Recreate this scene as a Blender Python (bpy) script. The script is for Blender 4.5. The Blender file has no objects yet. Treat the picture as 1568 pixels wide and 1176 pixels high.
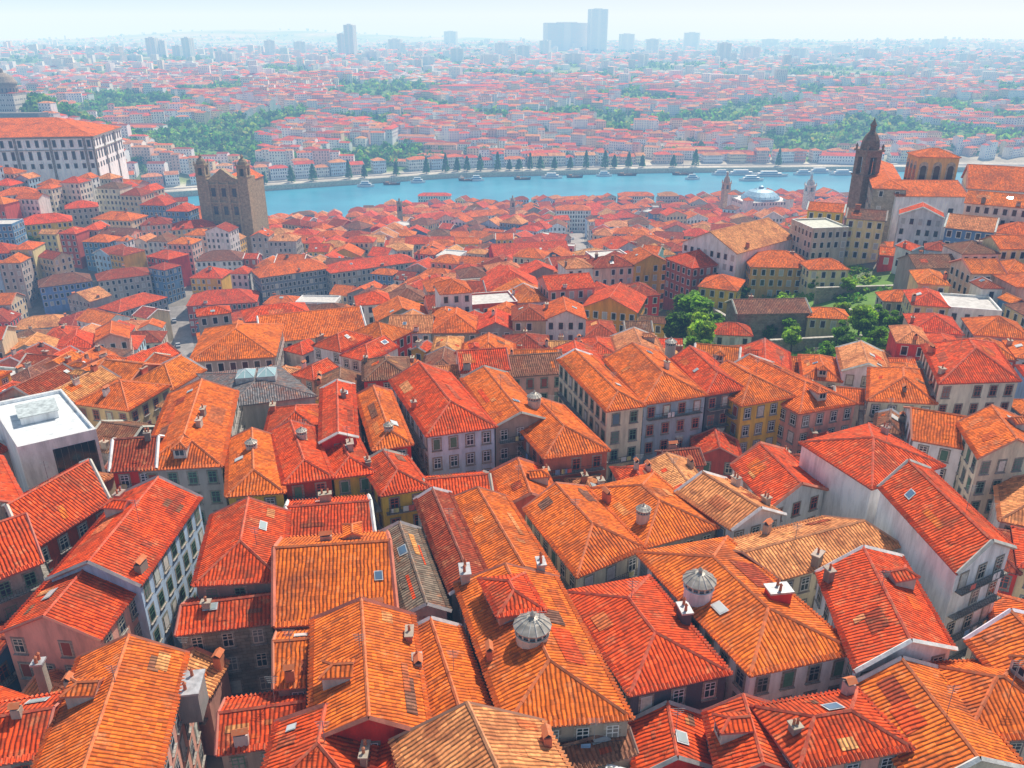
import bpy, math, random
from mathutils import Vector, noise as mnoise
random.seed(11)
R=random.random; U=random.uniform; CH=random.choice
F=1230.0; PI=math.pi
PT=math.radians(23.2); CP=math.cos(PT); SP=math.sin(PT); CAMZ=150.0
def P(u,v,z):
    a=(u-784)/F; b=-(v-588)/F
    dy=CP+b*SP; dz=-SP+b*CP
    t=(z-CAMZ)/dz
    return (a*t,dy*t)
def proj(x,y,z):
    zc=y*CP-(z-CAMZ)*SP; yc=y*SP+(z-CAMZ)*CP
    if zc<1: return (-9999,-9999)
    return (784+F*x/zc,588-F*yc/zc)
def lerp_tab(t,x):
    if x<=t[0][0]: return t[0][1]
    for i in range(len(t)-1):
        if x<=t[i+1][0]:
            k=(x-t[i][0])/(t[i+1][0]-t[i][0]); return t[i][1]*(1-k)+t[i+1][1]*k
    return t[-1][1]
FB=[(-900,594),(-264,880),(-65,970),(173,1006),(419,1021),(900,1000),(3000,900)]
RW=222.0
def fb(x): return lerp_tab(FB,x)
def nb(x): return fb(x)-RW
NT=[(0,4),(60,6),(120,10),(210,19),(355,37),(475,56),(585,76),(645,83),(900,84)]
GT=[(0,5),(25,5.5),(100,13),(300,34),(600,58),(1500,76),(3000,92),(6000,122),(9000,146),(14000,150)]
def sstep(a,b,x):
    k=max(0,min(1,(x-a)/(b-a))); return k*k*(3-2*k)
def ground(x,y):
    f=fb(x); n=f-RW
    if y<=n:
        z=lerp_tab(NT,n-y)
        z+=26*math.exp(-((x-150)/85)**2-((y-265)/(90 if y<265 else 55))**2)
        z+=58*math.exp(-((x+320)/(135 if x>-320 else 300))**2-((y-490)/(135 if y<490 else 62))**2)*min(1,(n-y)/60)
        z-=17*math.exp(-((y-285)/62)**2)*sstep(10,-90,x)
        return z
    if y<f: return -4.0
    d=y-f
    z=lerp_tab(GT,d)
    if d>40:
        z+=mnoise.noise(Vector((x/420,y/420,3.3)))*min((d-40)/400,1)*16
        z+=mnoise.noise(Vector((x/1900,y/1900,7.7)))*min((d-40)/3000,1)*30
        z+=72*math.exp(-((x+560)/120)**2-((y-930)/90)**2)*min(1,d/60)
        z+=90*math.exp(-((x+2600)/1500)**2-((y-8500)/1500)**2)
    return z
def G(u,v,h=0):
    a=(u-784)/F; b=-(v-588)/F; dy=CP+b*SP; dz=-SP+b*CP
    t=25.0
    while t<9000:
        if CAMZ+dz*t<=ground(a*t,dy*t)+h: break
        t*=1.006
    lo,hi=t/1.006,t
    for i in range(12):
        t=(lo+hi)/2
        if CAMZ+dz*t<=ground(a*t,dy*t)+h: hi=t
        else: lo=t
    return a*t,dy*t,CAMZ+dz*t
# ------------------------------------------------------------- materials
MATS=[]
def newmat(name):
    m=bpy.data.materials.new(name); m.use_nodes=True
    nt=m.node_tree; nt.nodes.clear()
    out=nt.nodes.new('ShaderNodeOutputMaterial')
    b=nt.nodes.new('ShaderNodeBsdfPrincipled')
    nt.links.new(b.outputs[0],out.inputs[0])
    MATS.append(m)
    return m,nt,b,out
def N(nt,t,**k):
    n=nt.nodes.new(t)
    for a,v in k.items(): setattr(n,a,v)
    return n
def math_(nt,op,a,b=None,c=None):
    n=N(nt,'ShaderNodeMath',operation=op)
    for i,x in enumerate((a,b,c)):
        if x is None: continue
        if isinstance(x,(int,float)): n.inputs[i].default_value=x
        else: nt.links.new(x,n.inputs[i])
    return n.outputs[0]
def tint(nt):
    a=N(nt,'ShaderNodeAttribute'); a.attribute_name='tint'; return a.outputs['Color']
def mulc(nt,col,val):
    n=N(nt,'ShaderNodeVectorMath',operation='SCALE')
    nt.links.new(col,n.inputs[0]); 
    if isinstance(val,(int,float)): n.inputs['Scale'].default_value=val
    else: nt.links.new(val,n.inputs['Scale'])
    return n.outputs[0]
def mixc(nt,f,a,b):
    n=N(nt,'ShaderNodeMix',data_type='RGBA')
    for i,x in ((0,f),(6,a),(7,b)):
        if isinstance(x,(int,float)): n.inputs[i].default_value=x
        elif isinstance(x,tuple): n.inputs[i].default_value=(*x,1)
        else: nt.links.new(x,n.inputs[i])
    return n.outputs[2]
def pnoise(nt,scale,detail=3,vec=None,rough=.5):
    n=N(nt,'ShaderNodeTexNoise'); n.inputs['Scale'].default_value=scale; n.inputs['Detail'].default_value=detail
    n.inputs['Roughness'].default_value=rough
    if vec is None:
        g=N(nt,'ShaderNodeNewGeometry'); vec=g.outputs['Position']
    nt.links.new(vec,n.inputs['Vector']); return n.outputs['Fac']
def rng(nt,x,a,b,c,d):
    n=N(nt,'ShaderNodeMapRange'); n.clamp=True
    nt.links.new(x,n.inputs[0])
    for i,v in enumerate((a,b,c,d)): n.inputs[i+1].default_value=v
    return n.outputs[0]
def bump(nt,b,h,dist,strength=1):
    n=N(nt,'ShaderNodeBump'); n.inputs['Distance'].default_value=dist; n.inputs['Strength'].default_value=strength
    nt.links.new(h,n.inputs['Height']); nt.links.new(n.outputs[0],b.inputs['Normal'])
# 0 roof tiles
m,nt,b,o=newmat('terracotta_tiles')
uv=N(nt,'ShaderNodeUVMap'); sp=N(nt,'ShaderNodeSeparateXYZ'); nt.links.new(uv.outputs[0],sp.inputs[0])
wob=math_(nt,'MULTIPLY',math_(nt,'SUBTRACT',pnoise(nt,.55,2),.5),.35)
a=math_(nt,'DIVIDE',math_(nt,'ADD',sp.outputs[0],wob),.40); bb=math_(nt,'DIVIDE',math_(nt,'ADD',sp.outputs[1],wob),.46)
cb=N(nt,'ShaderNodeCombineXYZ'); nt.links.new(math_(nt,'FLOOR',a),cb.inputs[0]); nt.links.new(math_(nt,'FLOOR',bb),cb.inputs[1])
wn=N(nt,'ShaderNodeTexWhiteNoise',noise_dimensions='2D'); nt.links.new(cb.outputs[0],wn.inputs[0])
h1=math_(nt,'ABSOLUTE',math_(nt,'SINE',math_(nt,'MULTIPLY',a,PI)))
h2=math_(nt,'FRACT',bb)
hh=math_(nt,'ADD',h1,math_(nt,'MULTIPLY',h2,-.35))
t=tint(nt)
val=rng(nt,wn.outputs[0],0,1,.64,1.3)
c1=mulc(nt,t,val)
c1=mulc(nt,c1,rng(nt,h1,.0,.5,.55,1.0))  # groove shade painted into the tile colour to strengthen the bump relief
n1=pnoise(nt,.20,6,rough=.72)
c2=mixc(nt,rng(nt,n1,.47,.66,0,.72),c1,(.27,.062,.024))
cs=N(nt,'ShaderNodeCombineXYZ'); nt.links.new(math_(nt,'MULTIPLY',sp.outputs[0],1.6),cs.inputs[0]); nt.links.new(math_(nt,'MULTIPLY',sp.outputs[1],.22),cs.inputs[1])
ns=pnoise(nt,1,4,cs.outputs[0],.7)
c2=mixc(nt,rng(nt,ns,.53,.70,0,.6),c2,(.20,.075,.04))
n2=pnoise(nt,.75,5,rough=.75)
c3=mixc(nt,rng(nt,n2,.55,.72,0,.55),c2,(.86,.36,.16))
n3=pnoise(nt,2.1,4,rough=.7)
c4=mixc(nt,rng(nt,n3,.58,.74,0,.6),c3,(.11,.065,.04))
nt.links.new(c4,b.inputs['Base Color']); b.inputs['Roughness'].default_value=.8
b.inputs['Specular IOR Level'].default_value=.2
bump(nt,b,hh,.17,1)
# 1 plaster
m,nt,b,o=newmat('plaster')
g=N(nt,'ShaderNodeNewGeometry'); mp=N(nt,'ShaderNodeMapping'); mp.inputs['Scale'].default_value=(1,1,.22)
nt.links.new(g.outputs['Position'],mp.inputs['Vector'])
n1=pnoise(nt,.9,5,mp.outputs[0],.65); n2=pnoise(nt,5,3)
c=mulc(nt,tint(nt),rng(nt,n1,.38,.72,1.08,.66))
c=mixc(nt,rng(nt,n2,.62,.8,0,.3),c,(.22,.19,.16))
nt.links.new(c,b.inputs['Base Color']); b.inputs['Roughness'].default_value=.85
bump(nt,b,n2,.04,.5)
# 2 stone
m,nt,b,o=newmat('granite_blocks')
uv=N(nt,'ShaderNodeUVMap'); br=N(nt,'ShaderNodeTexBrick'); nt.links.new(uv.outputs[0],br.inputs['Vector'])
br.inputs['Scale'].default_value=1; br.inputs['Brick Width'].default_value=.9; br.inputs['Row Height'].default_value=.42
br.inputs['Mortar Size'].default_value=.03; br.inputs['Color1'].default_value=(1,1,1,1); br.inputs['Color2'].default_value=(.74,.72,.68,1); br.inputs['Mortar'].default_value=(.55,.52,.47,1)
mx=N(nt,'ShaderNodeVectorMath',operation='MULTIPLY'); nt.links.new(br.outputs[0],mx.inputs[0]); nt.links.new(tint(nt),mx.inputs[1])
n1=pnoise(nt,.7,5,rough=.7)
c=mulc(nt,mx.outputs[0],rng(nt,n1,.38,.72,1.1,.55))
nt.links.new(c,b.inputs['Base Color']); b.inputs['Roughness'].default_value=.9
bump(nt,b,br.outputs['Fac'],-.04,.7)
# 3 glass
m,nt,b,o=newmat('window_glass')
c=mulc(nt,tint(nt),1.0); nt.links.new(c,b.inputs['Base Color']); b.inputs['Roughness'].default_value=.12
# 4 painted trim
m,nt,b,o=newmat('painted_trim')
n1=pnoise(nt,3,3); c=mulc(nt,tint(nt),rng(nt,n1,.35,.7,1.05,.78)); nt.links.new(c,b.inputs['Base Color']); b.inputs['Roughness'].default_value=.6
# 5 zinc
m,nt,b,o=newmat('zinc_sheet')
n1=pnoise(nt,1.6,4); c=mulc(nt,tint(nt),rng(nt,n1,.35,.7,1.1,.6)); nt.links.new(c,b.inputs['Base Color']); b.inputs['Roughness'].default_value=.5; b.inputs['Metallic'].default_value=.2
# 6 foliage
m,nt,b,o=newmat('foliage')
n1=pnoise(nt,1.2,2); c=mulc(nt,tint(nt),rng(nt,n1,.3,.7,.7,1.35)); nt.links.new(c,b.inputs['Base Color']); b.inputs['Roughness'].default_value=.7
tr=N(nt,'ShaderNodeBsdfTranslucent'); nt.links.new(mulc(nt,c,1.5),tr.inputs[0]); ms=N(nt,'ShaderNodeMixShader'); ms.inputs[0].default_value=.4
nt.links.new(b.outputs[0],ms.inputs[1]); nt.links.new(tr.outputs[0],ms.inputs[2]); nt.links.new(ms.outputs[0],o.inputs[0])
# 7 bark
m,nt,b,o=newmat('bark')
n1=pnoise(nt,4,4); c=mulc(nt,tint(nt),rng(nt,n1,.3,.7,1.2,.5)); nt.links.new(c,b.inputs['Base Color']); b.inputs['Roughness'].default_value=.95
# 8 ground
m,nt,b,o=newmat('ground_surface')
n1=pnoise(nt,.02,6,rough=.7); n2=pnoise(nt,.4,5,rough=.7)
c=mulc(nt,tint(nt),rng(nt,n1,.35,.65,.65,1.35)); c=mulc(nt,c,rng(nt,n2,.3,.7,.75,1.25))
nt.links.new(c,b.inputs['Base Color']); b.inputs['Roughness'].default_value=.95
# 9 iron
m,nt,b,o=newmat('dark_iron')
n1=pnoise(nt,5,2); c=mulc(nt,tint(nt),rng(nt,n1,.3,.7,.7,1.2)); nt.links.new(c,b.inputs['Base Color']); b.inputs['Roughness'].default_value=.5
# 10 ridge tile
m,nt,b,o=newmat('ridge_tiles')
n1=pnoise(nt,2.2,4,rough=.7); c=mixc(nt,rng(nt,n1,.45,.7,0,.7),tint(nt),(.55,.27,.14)); nt.links.new(c,b.inputs['Base Color']); b.inputs['Roughness'].default_value=.85
# 11 water
m,nt,b,o=newmat('river_water')
n0=pnoise(nt,.012,4); c=mixc(nt,rng(nt,n0,.35,.65,0,1),(.03,.22,.34),(.06,.34,.47)); nt.links.new(c,b.inputs['Base Color']); b.inputs['Roughness'].default_value=.3
n1=pnoise(nt,.35,5,rough=.65); bump(nt,b,n1,.5,.6); b.inputs['Specular IOR Level'].default_value=.4
ROOF,WALL,STONE,GLASS,TRIM,ZINC,LEAF,BARK,GRND,IRON,RIDGE,WATER=range(12)
# ------------------------------------------------------------- mesh builder
class MB:
    def __init__(s): s.v=[];s.f=[];s.m=[];s.uv=[];s.c=[]
    def face(s,pts,mat,col=(1,1,1),uv=None):
        n=len(s.v); k=len(pts)
        s.v.extend(pts); s.f.append(tuple(range(n,n+k))); s.m.append(mat)
        if uv is None:
            if mat in (ROOF,STONE):
                p=pts[0];q=pts[1];r=pts[2]
                ax,ay,az=q[0]-p[0],q[1]-p[1],q[2]-p[2]; bx,by,bz=r[0]-p[0],r[1]-p[1],r[2]-p[2]
                nx,ny,nz=ay*bz-az*by,az*bx-ax*bz,ax*by-ay*bx
                l=math.sqrt(nx*nx+ny*ny+nz*nz) or 1; nx/=l;ny/=l;nz/=l
                hl=math.hypot(nx,ny)
                if hl<1e-3: hx,hy=1.,0.
                else: hx,hy=-ny/hl,nx/hl
                vx,vy,vz=-nz*hy,nz*hx,nx*hy-ny*hx
                uv=[(a[0]*hx+a[1]*hy,a[0]*vx+a[1]*vy+a[2]*vz) for a in pts]
            else: uv=[(0,0)]*k
        s.uv.extend(uv)
        s.c.extend((col[0],col[1],col[2],1.)*k)
    def build(s,name):
        me=bpy.data.meshes.new(name); me.from_pydata(s.v,[],s.f)
        for mm in MATS: me.materials.append(mm)
        me.polygons.foreach_set('material_index',s.m)
        u=me.uv_layers.new(name='UVMap'); u.data.foreach_set('uv',[x for q in s.uv for x in q])
        ca=me.color_attributes.new('tint','FLOAT_COLOR','CORNER'); ca.data.foreach_set('color',s.c)
        me.update()
        ob=bpy.data.objects.new(name,me); bpy.context.scene.collection.objects.link(ob); return ob
def prism(mb,poly,z0,z1,mat,col,top=True,tmat=None,tcol=None):
    n=len(poly)
    for i in range(n):
        a=poly[i];c=poly[(i+1)%n]
        mb.face([(a[0],a[1],z0),(c[0],c[1],z0),(c[0],c[1],z1),(a[0],a[1],z1)],mat,col)
    if top: mb.face([(p[0],p[1],z1) for p in poly],mat if tmat is None else tmat,col if tcol is None else tcol)
def rect(cx,cy,ang,lx,ly):
    c,s=math.cos(ang),math.sin(ang)
    return [(cx+c*x-s*y,cy+s*x+c*y) for x,y in ((-lx/2,-ly/2),(lx/2,-ly/2),(lx/2,ly/2),(-lx/2,ly/2))]
def obox(mb,cx,cy,z0,z1,ang,lx,ly,mat,col,**k): prism(mb,rect(cx,cy,ang,lx,ly),z0,z1,mat,col,**k)
def lathe(mb,cx,cy,prof,n,mat,col,rot=0):
    for j in range(len(prof)-1):
        r0,z0=prof[j]; r1,z1=prof[j+1]
        for i in range(n):
            a=rot+2*PI*i/n; c=rot+2*PI*(i+1)/n
            p=[(cx+r0*math.cos(a),cy+r0*math.sin(a),z0),(cx+r0*math.cos(c),cy+r0*math.sin(c),z0),(cx+r1*math.cos(c),cy+r1*math.sin(c),z1),(cx+r1*math.cos(a),cy+r1*math.sin(a),z1)]
            if r1<1e-4: p=p[:3]
            mb.face(p,mat,col)
def bar(mb,p,q,r,mat,col,n=4):
    p=Vector(p);q=Vector(q);d=(q-p)
    if d.length<1e-4:return
    d.normalize(); s=d.cross(Vector((0,0,1)))
    if s.length<.05: s=Vector((1,0,0))
    s.normalize(); t=s.cross(d)
    ring=[]
    for i in range(n):
        a=2*PI*i/n; ring.append(s*math.cos(a)*r+t*math.sin(a)*r)
    for i in range(n):
        a=ring[i];c=ring[(i+1)%n]
        mb.face([tuple(p+c),tuple(p+a),tuple(q+a),tuple(q+c)],mat,col)
def qwin(mb,x,y,z,dx,dy,nx,ny,w,h,off,mat,col):
    x+=nx*off;y+=ny*off
    mb.face([(x-dx*w/2,y-dy*w/2,z-h/2),(x+dx*w/2,y+dy*w/2,z-h/2),(x+dx*w/2,y+dy*w/2,z+h/2),(x-dx*w/2,y-dy*w/2,z+h/2)],mat,col)
def jit(c,a=.06):
    k=1+U(-a,a)*1.5
    return tuple(max(0.01,min(.93,x*k*(1+U(-a,a)))) for x in c)
GL=(.025,.035,.05)
def facade(mb,p0,p1,zgr,ze,lod,trim=(.75,.74,.7),fl=3.15,dens=1.0,bal=None,surr=(.46,.42,.36)):
    L=math.hypot(p1[0]-p0[0],p1[1]-p0[1])
    n=int((L-.5)/2.25*dens)
    if n<1: return
    dx,dy=(p1[0]-p0[0])/L,(p1[1]-p0[1])/L; nx,ny=dy,-dx
    st=L/n; z=ze-1.75; f=0
    balf=bal if bal is not None else (R()<.35)
    sh=CH([None,None,(.6,.6,.56),(.10,.22,.14),(.35,.08,.05),(.16,.25,.36)])
    while z-.9>zgr-.3 and f<8:
        rowbal=balf and R()<.6 and lod==2
        for i in range(n):
            x=p0[0]+dx*st*(i+.5); y=p0[1]+dy*st*(i+.5)
            w=1.08;h=1.75
            if R()<.05: continue
            if lod==2:
                qwin(mb,x,y,z,dx,dy,nx,ny,w+.42,h+.42,.03,STONE,surr)
                qwin(mb,x,y,z,dx,dy,nx,ny,w,h,.06,TRIM,trim)
                r=R()
                if r<.2: qwin(mb,x,y,z,dx,dy,nx,ny,w-.12,h-.12,.08,TRIM,jit(sh or (.72,.7,.64)))
                else:
                    g=jit(GL,.3) if r<.85 else (.25,.25,.24)
                    for a in (-1,1):
                        for bz,hz in ((-.36,.8),(.3,.34),(.67,.26)):
                            qwin(mb,x+dx*a*w*.235,y+dy*a*w*.235,z+bz*h/1.75,dx,dy,nx,ny,w*.38,hz*h/1.9,.08,GLASS,g)
                sx=x+nx*.1;sy=y+ny*.1
                obox(mb,sx,sy,z-h/2-.27,z-h/2-.15,math.atan2(dy,dx),w+.5,.2,STONE,(.45,.42,.38))
            elif lod==1:
                qwin(mb,x,y,z,dx,dy,nx,ny,w+.34,h+.34,.04,TRIM,trim)
                qwin(mb,x,y,z,dx,dy,nx,ny,w-.05,h-.05,.07,GLASS,jit(GL,.3) if R()<.85 else (.5,.5,.48))
            else:
                qwin(mb,x,y,z,dx,dy,nx,ny,w,h*.9,.06,GLASS,(.06,.07,.08))
        if rowbal:
            mx=(p0[0]+p1[0])/2+nx*.4; my=(p0[1]+p1[1])/2+ny*.4; ang=math.atan2(dy,dx); zb=z-1.15
            obox(mb,mx,my,zb,zb+.12,ang,L*.88,.8,STONE,(.4,.37,.33))
            a0=(p0[0]+dx*L*.06+nx*.78,p0[1]+dy*L*.06+ny*.78); LL=L*.88
            for zz in (.2,1.05): bar(mb,(a0[0],a0[1],zb+zz),(a0[0]+dx*LL,a0[1]+dy*LL,zb+zz),.03,IRON,(.03,.04,.04))
            k=int(LL/.3)
            for i in range(k+1):
                xx=a0[0]+dx*LL*i/k; yy=a0[1]+dy*LL*i/k
                bar(mb,(xx,yy,zb+.12),(xx,yy,zb+1.05),.018,IRON,(.03,.04,.04),3)
            if R()<.5:  # laundry on the rail
                for i in range(CH([2,3,4])):
                    tt=U(.1,.85); qwin(mb,a0[0]+dx*LL*tt,a0[1]+dy*LL*tt,zb+.65,dx,dy,nx,ny,U(.4,.9),U(.6,.9),.06,TRIM,CH([(.8,.8,.8),(.2,.35,.6),(.7,.15,.12),(.75,.7,.3),(.8,.8,.82)]))
        z-=fl; f+=1
O=(.93,.185,.018);RD=(.84,.088,.012);DK=(.42,.058,.018);PA=(.90,.35,.12);BR=(.26,.12,.07)
def rtint():
    r=R()
    c=O if r<.36 else RD if r<.62 else PA if r<.76 else DK if r<.90 else BR
    return jit(c,.11)
WT=[(.84,.83,.80),(.84,.83,.80),(.82,.76,.60),(.82,.66,.34),(.80,.48,.08),(.80,.36,.26),(.70,.05,.03),(.46,.64,.80),(.50,.46,.40),(.38,.34,.29),(.72,.72,.70),(.70,.56,.38),(.14,.28,.46),(.82,.80,.74),(.80,.52,.40),(.66,.12,.07)]
def chimney(mb,x,y,z,ang,h=1.7):
    w=U(.5,.8);l=U(.7,1.6); c=jit(CH([(.5,.42,.34),(.62,.2,.1),(.68,.64,.58),(.3,.25,.2)]))
    obox(mb,x,y,z-1.2,z+h,ang,w,l,WALL,c)
    if R()<.5:
        obox(mb,x,y,z+h,z+h+.14,ang,w+.25,l+.25,WALL,jit((.45,.36,.28)))
        for k in CH([(-.25,.25),(0,)]): lathe(mb,x-math.sin(ang)*l*k,y+math.cos(ang)*l*k,[(.14,z+h+.14),(.11,z+h+.6),(.17,z+h+.62),(.0,z+h+.8)],6,RIDGE,(.5,.14,.06))
    else:
        c_,s_=math.cos(ang),math.sin(ang)
        obox(mb,x,y,z+h,z+h+.3,ang,w*.6,l*.7,WALL,(.05,.04,.04))
        for sg in (-1,1):
            e=[(x+c_*a-s_*b_,y+s_*a+c_*b_) for a,b_ in ((sg*(w/2+.1),-l/2-.1),(sg*(w/2+.1),l/2+.1),(0,l/2+.1),(0,-l/2-.1))]
            mb.face([(e[0][0],e[0][1],z+h+.25),(e[1][0],e[1][1],z+h+.25),(e[2][0],e[2][1],z+h+.6),(e[3][0],e[3][1],z+h+.6)],RIDGE,(.6,.16,.05))
def house(mb,Q,zg,ze,kind='hip',wt=None,rt=None,lod=1,pitch=None,wmat=WALL,win=(1,1,1,1),oh=.38,extras=True,trim=None,fl=3.15,dens=1.0,zgr=None,dormer=0,bal=None,par=None):
    wt=wt or jit(CH(WT)); rt=rt or rtint(); pitch=pitch or U(.40,.52)
    trim=trim or (jit(CH([(.82,.81,.78),(.8,.8,.8),(.6,.12,.08),(.12,.28,.18),(.8,.75,.62)]),.04) if lod==2 else (.76,.74,.7))
    if zgr is None: zgr=zg+3
    W=math.dist(Q[0],Q[1]); L=math.dist(Q[0],Q[3])
    if kind=='gx' or (kind=='hip' and W>L):
        Q=[Q[1],Q[2],Q[3],Q[0]]; win=(win[1],win[2],win[3],win[0]); W,L=L,W
    A,B,C,D=Q
    def pt(s,t): return (A[0]+(B[0]-A[0])*s+(D[0]-A[0])*t,A[1]+(B[1]-A[1])*s+(D[1]-A[1])*t)
    C=pt(1,1); Q=[A,B,C,D]
    for i in range(4):
        p,q=Q[i],Q[(i+1)%4]
        mb.face([(p[0],p[1],zg),(q[0],q[1],zg),(q[0],q[1],ze),(p[0],p[1],ze)],wmat,wt)
        if win[i]: facade(mb,p,q,zgr,ze,lod,trim,fl,dens=dens,bal=bal)
    if kind=='flat':
        i_=[pt(.03,.03),pt(.97,.03),pt(.97,.97),pt(.03,.97)]
        z1=ze+.55
        for i in range(4):
            p,q=Q[i],Q[(i+1)%4];a,c=i_[i],i_[(i+1)%4]
            mb.face([(p[0],p[1],ze),(q[0],q[1],ze),(q[0],q[1],z1),(p[0],p[1],z1)],wmat,wt)
            mb.face([(p[0],p[1],z1),(q[0],q[1],z1),(c[0],c[1],z1),(a[0],a[1],z1)],TRIM,(.7,.7,.68))
            mb.face([(c[0],c[1],ze),(a[0],a[1],ze),(a[0],a[1],z1),(c[0],c[1],z1)],wmat,wt)
        mb.face([(p[0],p[1],ze+.05) for p in i_],WALL,rt)
        return
    if lod==0: oh=.3
    os_=oh/W; ot=oh/L; zb=ze+.12-pitch*oh; zr=zb+pitch*(W/2+oh)
    hip=kind=='hip'; hf=hip or kind=='hf'; hb=hip
    a=min(.5,(W/2+oh)/L-ot)
    def p3(s,t,z): q=pt(s,t); return (q[0],q[1],z)
    E=[p3(-os_,-ot,zb),p3(1+os_,-ot,zb),p3(1+os_,1+ot,zb),p3(-os_,1+ot,zb)]
    R0=p3(.5,a if hf else -ot,zr); R1=p3(.5,1-a if hb else 1+ot,zr)
    if hip and a>=.499: R1=R0
    if R0==R1:
        mb.face([E[1],E[2],R0],ROOF,rt); mb.face([E[3],E[0],R0],ROOF,rt)
    else:
        mb.face([E[1],E[2],R1,R0],ROOF,rt); mb.face([E[3],E[0],R0,R1],ROOF,rt)
    fc=tuple(x*.5+.12 for x in rt)
    def down(p,q,d=.2): mb.face([(p[0],p[1],p[2]-d),(q[0],q[1],q[2]-d),q,p],RIDGE if lod==0 else TRIM,fc)
    def scallop(p,q):
        # half-round tile ends projecting over the eave
        if lod<2: return
        l=math.dist(p[:2],q[:2]); n=int(l/.40)
        if n<2: return
        dx,dy=(q[0]-p[0])/l,(q[1]-p[1])/l; nx,ny=dy,-dx
        for i in range(n):
            k=(i+.5)/n*l; j=U(-.03,.05); x=p[0]+dx*k;y=p[1]+dy*k; o_=.10+j; i_=.42
            f_=U(.65,1.1)
            bar(mb,(x+nx*o_,y+ny*o_,p[2]-pitch*o_+.03),(x-nx*i_,y-ny*i_,p[2]+pitch*i_+.03),.12,RIDGE,(rt[0]*f_,rt[1]*f_,rt[2]*f_),4)
    if lod>0: down(E[1],E[2]); down(E[3],E[0]); scallop(E[1],E[2]); scallop(E[3],E[0])
    par=(R()<.4) if par is None else par
    pc_=jit(CH([(.82,.81,.78),(.70,.66,.6),(.5,.46,.4),(.6,.2,.12)]))
    def rake(p,q,r_):
        if lod>0: down(p,q); down(q,r_)
        if lod>0 and par: bar(mb,p,q,.24,WALL,pc_); bar(mb,q,r_,.24,WALL,pc_)
        elif lod==2: bar(mb,p,q,.15,RIDGE,fc); bar(mb,q,r_,.15,RIDGE,fc)
    if hf:
        mb.face([E[0],E[1],R0],ROOF,rt)
        if lod>0: down(E[0],E[1]); scallop(E[0],E[1])
    else:
        mb.face([(A[0],A[1],ze),(B[0],B[1],ze),p3(.5,0,ze+pitch*W/2)],wmat,wt)
        rake(E[0],R0,E[1])
    if hb:
        mb.face([E[2],E[3],R1],ROOF,rt)
        if lod>0: down(E[2],E[3])
    else:
        mb.face([(C[0],C[1],ze),(D[0],D[1],ze),p3(.5,1,ze+pitch*W/2)],wmat,wt)
        rake(E[2],R1,E[3])
    if lod>=1:
        rc=tuple(min(.8,x*.8+.04) for x in rt); rr=.16 if lod==2 else .13
        def ridge(p,q):
            if lod==1: bar(mb,p,q,rr,RIDGE,rc); return
            p=Vector(p);q=Vector(q); n=max(1,int((q-p).length/.55))
            for i in range(n):
                f_=U(.7,1.15); bar(mb,p+(q-p)*(i/n),p+(q-p)*((i+1.08)/n if i<n-1 else 1),rr*U(.9,1.15),RIDGE,(rc[0]*f_,rc[1]*f_,rc[2]*f_))
        if R0!=R1: ridge(R0,R1)
        if hf: ridge(E[0],R0); ridge(E[1],R0)
        if hb: ridge(E[2],R1); ridge(E[3],R1)
    def zroof(s,t):
        d=min((s+os_)*W,(1+os_-s)*W)
        if hf: d=min(d,(t+ot)*L)
        if hb: d=min(d,(1+ot-t)*L)
        return zb+pitch*d
    ang=math.atan2(B[1]-A[1],B[0]-A[0])
    if extras and lod>=1:
        ta=a*1.05 if hf else .04; tb=1-(a*1.05 if hb else .04)
        if tb-ta>.12:
            for k in range(5 if lod==2 else 1):
                if R()<.7:
                    s0=U(.04,.25);s1=s0+U(.04,.2);t0=U(ta,tb-.1);t1=min(tb,t0+U(.04,.3))
                    if R()<.5: s0,s1=1-s1,1-s0
                    pc=jit(CH([O,RD,PA,DK,BR,rt]),.1)
                    if R()<.5: pc=tuple((pc[i]+rt[i])/2 for i in range(3))
                    mb.face([p3(s,t,zroof(s,t)+.03+.01*k) for s,t in ((s0,t0),(s1,t0),(s1,t1),(s0,t1))],ROOF,pc)
            for kk in range(2 if lod==2 else 1):
              if R()<(.25 if lod==2 else .3):
                sw=U(.7,1.2)/W;tw=U(.7,1.8)/L; s0=U(.1,.32);t0=U(ta,max(ta,tb-tw*1.2))
                if R()<.5: s0=1-s0-sw
                q=[(s0,t0),(s0+sw,t0),(s0+sw,t0+tw),(s0,t0+tw)]
                mb.face([p3(s,t,zroof(s,t)+.12+.02*kk) for s,t in q],ZINC,(.6,.62,.62))
                q=[(s0+sw*.1,t0+tw*.1),(s0+sw*.9,t0+tw*.1),(s0+sw*.9,t0+tw*.9),(s0+sw*.1,t0+tw*.9)]
                mb.face([p3(s,t,zroof(s,t)+.15+.02*kk) for s,t in q],GLASS,CH([(.10,.17,.26),(.35,.42,.42),(.6,.62,.6)]))
        if R()<.5:
            for k in range(1+(R()<.4)):
                s=CH([.05,.95,U(.3,.7)]);t=U(.1,.9); q=pt(s,t)
                chimney(mb,q[0],q[1],max(zroof(s,t),zb+.5),ang,U(.5,1.2))
        if lod==2 and R()<.6:
            q=pt(U(.3,.7),U(.3,.7)); z=zr-.5; h=U(2.2,3.6)
            bar(mb,(q[0],q[1],z),(q[0],q[1],z+h),.035,IRON,(.3,.3,.3),3)
            for k in range(4):
                zz=z+h-.15-.22*k; l=.6-.08*k
                bar(mb,(q[0]-l,q[1],zz),(q[0]+l,q[1],zz),.02,IRON,(.3,.3,.3),3)
        nd=dormer or (1 if (lod==2 and W>5.5 and R()<.28) else 0)
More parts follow.
